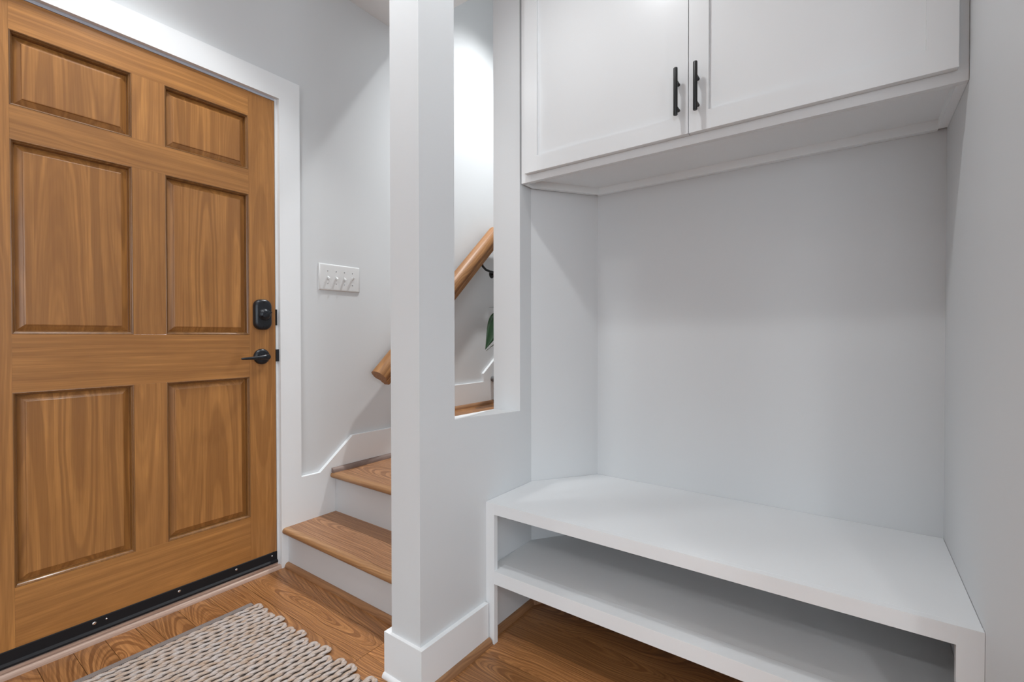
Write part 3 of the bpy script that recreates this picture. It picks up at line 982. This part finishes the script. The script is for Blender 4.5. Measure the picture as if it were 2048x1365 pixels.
for a in ((2.42, 1.93, 0.965), (2.40, 1.95, 0.94)):
    b = Vector(a)
    m = (crown + b) / 2 + Vector((0, 0, 0.14))
    pts = [((1 - q) ** 2) * crown + 2 * q * (1 - q) * m + q * q * b for q in [i / 8 for i in range(9)]]
    tube('aerial_root', pts, 0.0014, 'stem', pp, 6)

# ------------------------------------------------------------------ jute rug
rg = empty('jute_rug', (0.3, 1.3, 0), 'chunky beige braided jute rug lying in front of the door', 'rug')
RX0, RX1, RY0, RY1 = -0.55, 0.882, 0.72, 1.853
box('backing', (RX0, RY0, 0.0004), (RX1 - 0.010, RY1, 0.003), 'rugbase', rg)
box('hem', (RX0, RY1, 0.0004), (RX1 - 0.012, RY1 + 0.022, 0.0095), 'hem', rg, bevel=0.002)
PITCH = 0.0478
HP = PITCH / 4


def braid_mesh(seed):
    r = random.Random(seed)
    bm = bmesh.new()
    L0 = RX1 - RX0 - HP - 0.004 + r.uniform(-0.008, 0.008)
    path = []
    step = 0.0055
    n1 = int(L0 / step)
    for i in range(n1):
        path.append((RX0 + i * step, HP))
    for i in range(9):
        a = math.pi / 2 - math.pi * i / 8
        path.append((RX0 + L0 + HP * 1.15 * math.cos(a), HP * math.sin(a)))
    for i in range(n1):
        path.append((RX0 + (n1 - 1 - i) * step, -HP))
    wob = [r.uniform(-1, 1) for _ in range(len(path) // 8 + 3)]
    pitch = 0.072
    ph = r.uniform(0, 6.28)
    acc = 0
    ctr = []
    for i, p in enumerate(path):
        if i:
            acc += math.hypot(p[0] - path[i - 1][0], p[1] - path[i - 1][1])
        f = i / 8
        k = int(f)
        w = wob[k] * (1 - f + k) + wob[k + 1] * (f - k)
        ctr.append((p[0], p[1] + 0.0011 * w, acc, w))
    m = len(ctr)
    for st_ in range(2):
        rings = []
        for i in range(m):
            x, y, s, w = ctr[i]
            xa, ya = ctr[max(i - 1, 0)][:2]
            xb, yb = ctr[min(i + 1, m - 1)][:2]
            tx, ty = xb - xa, yb - ya
            l = math.hypot(tx, ty) or 1
            nx, ny = -ty / l, tx / l
            th_ = 2 * math.pi * s / pitch + ph + st_ * math.pi
            off = 0.0036
            cx_ = x + nx * off * math.cos(th_)
            cy_ = y + ny * off * math.cos(th_)
            cz_ = 0.0062 + off * 0.62 * math.sin(th_)
            bul = 0.0062 * (1 + 0.14 * math.sin(th_) + 0.12 * w)
            rings.append([bm.verts.new((cx_ + nx * bul * math.cos(q), cy_ + ny * bul * math.cos(q), max(0.0009, cz_ + 0.62 * bul * math.sin(q)))) for q in [j * math.pi / 3.5 for j in range(7)]])
        for i in range(m - 1):
            for j in range(7):
                bm.faces.new((rings[i][j], rings[i][(j + 1) % 7], rings[i + 1][(j + 1) % 7], rings[i + 1][j]))
        bm.faces.new(rings[0])
        bm.faces.new(rings[-1])
    bmesh.ops.recalc_face_normals(bm, faces=bm.faces)
    me = bpy.data.meshes.new('braid')
    bm.to_mesh(me)
    bm.free()
    for p in me.polygons:
        p.use_smooth = True
    return me


braids = []
for s in range(4):
    me = braid_mesh(s)
    me.materials.append(M['rug'])
    braids.append(me)
dark = braid_mesh(9)
dark.materials.append(M['rugdark'])
y = RY1 - PITCH / 2
i = 0
while y > RY0 + PITCH / 2:
    me = dark if 1.10 > y > 1.02 else braids[(i * 7 + i // 3) % 4]
    link('braid', me, (0.012 * math.sin(i * 2.3) * 0.6, y, 0.0), rg)
    y -= PITCH
    i += 1

# ------------------------------------------------------------------ recessed lamps, added fill lamps and the stair lamp
for i, (x, y, zc, pw, deg, blend, lab) in enumerate(CANS):
    t = empty('recessed_light', (x, y, zc), lab, 'ceiling light', group='recessed downlights')
    lathe('trim_ring', (x, y, zc), (0, 0, -1), [(0.0, 0.085), (0.006, 0.083), (0.008, 0.070), (0.003, 0.066)], 'trim', t, 32)
    lathe('lens', (x, y, zc - 0.003), (0, 0, -1), [(0.0, 0.064), (0.0015, 0.063)], 'lens', t, 32)
    d = bpy.data.lights.new('downlight', 'SPOT')
    d.energy = pw * 4
    d.spot_size = math.radians(deg)
    d.spot_blend = blend
    d.shadow_soft_size = 0.05
    d.color = LAMP_COL
    lo = bpy.data.objects.new('downlight', d)
    COL.objects.link(lo)
    lo.location = (x, y, zc - 0.02)
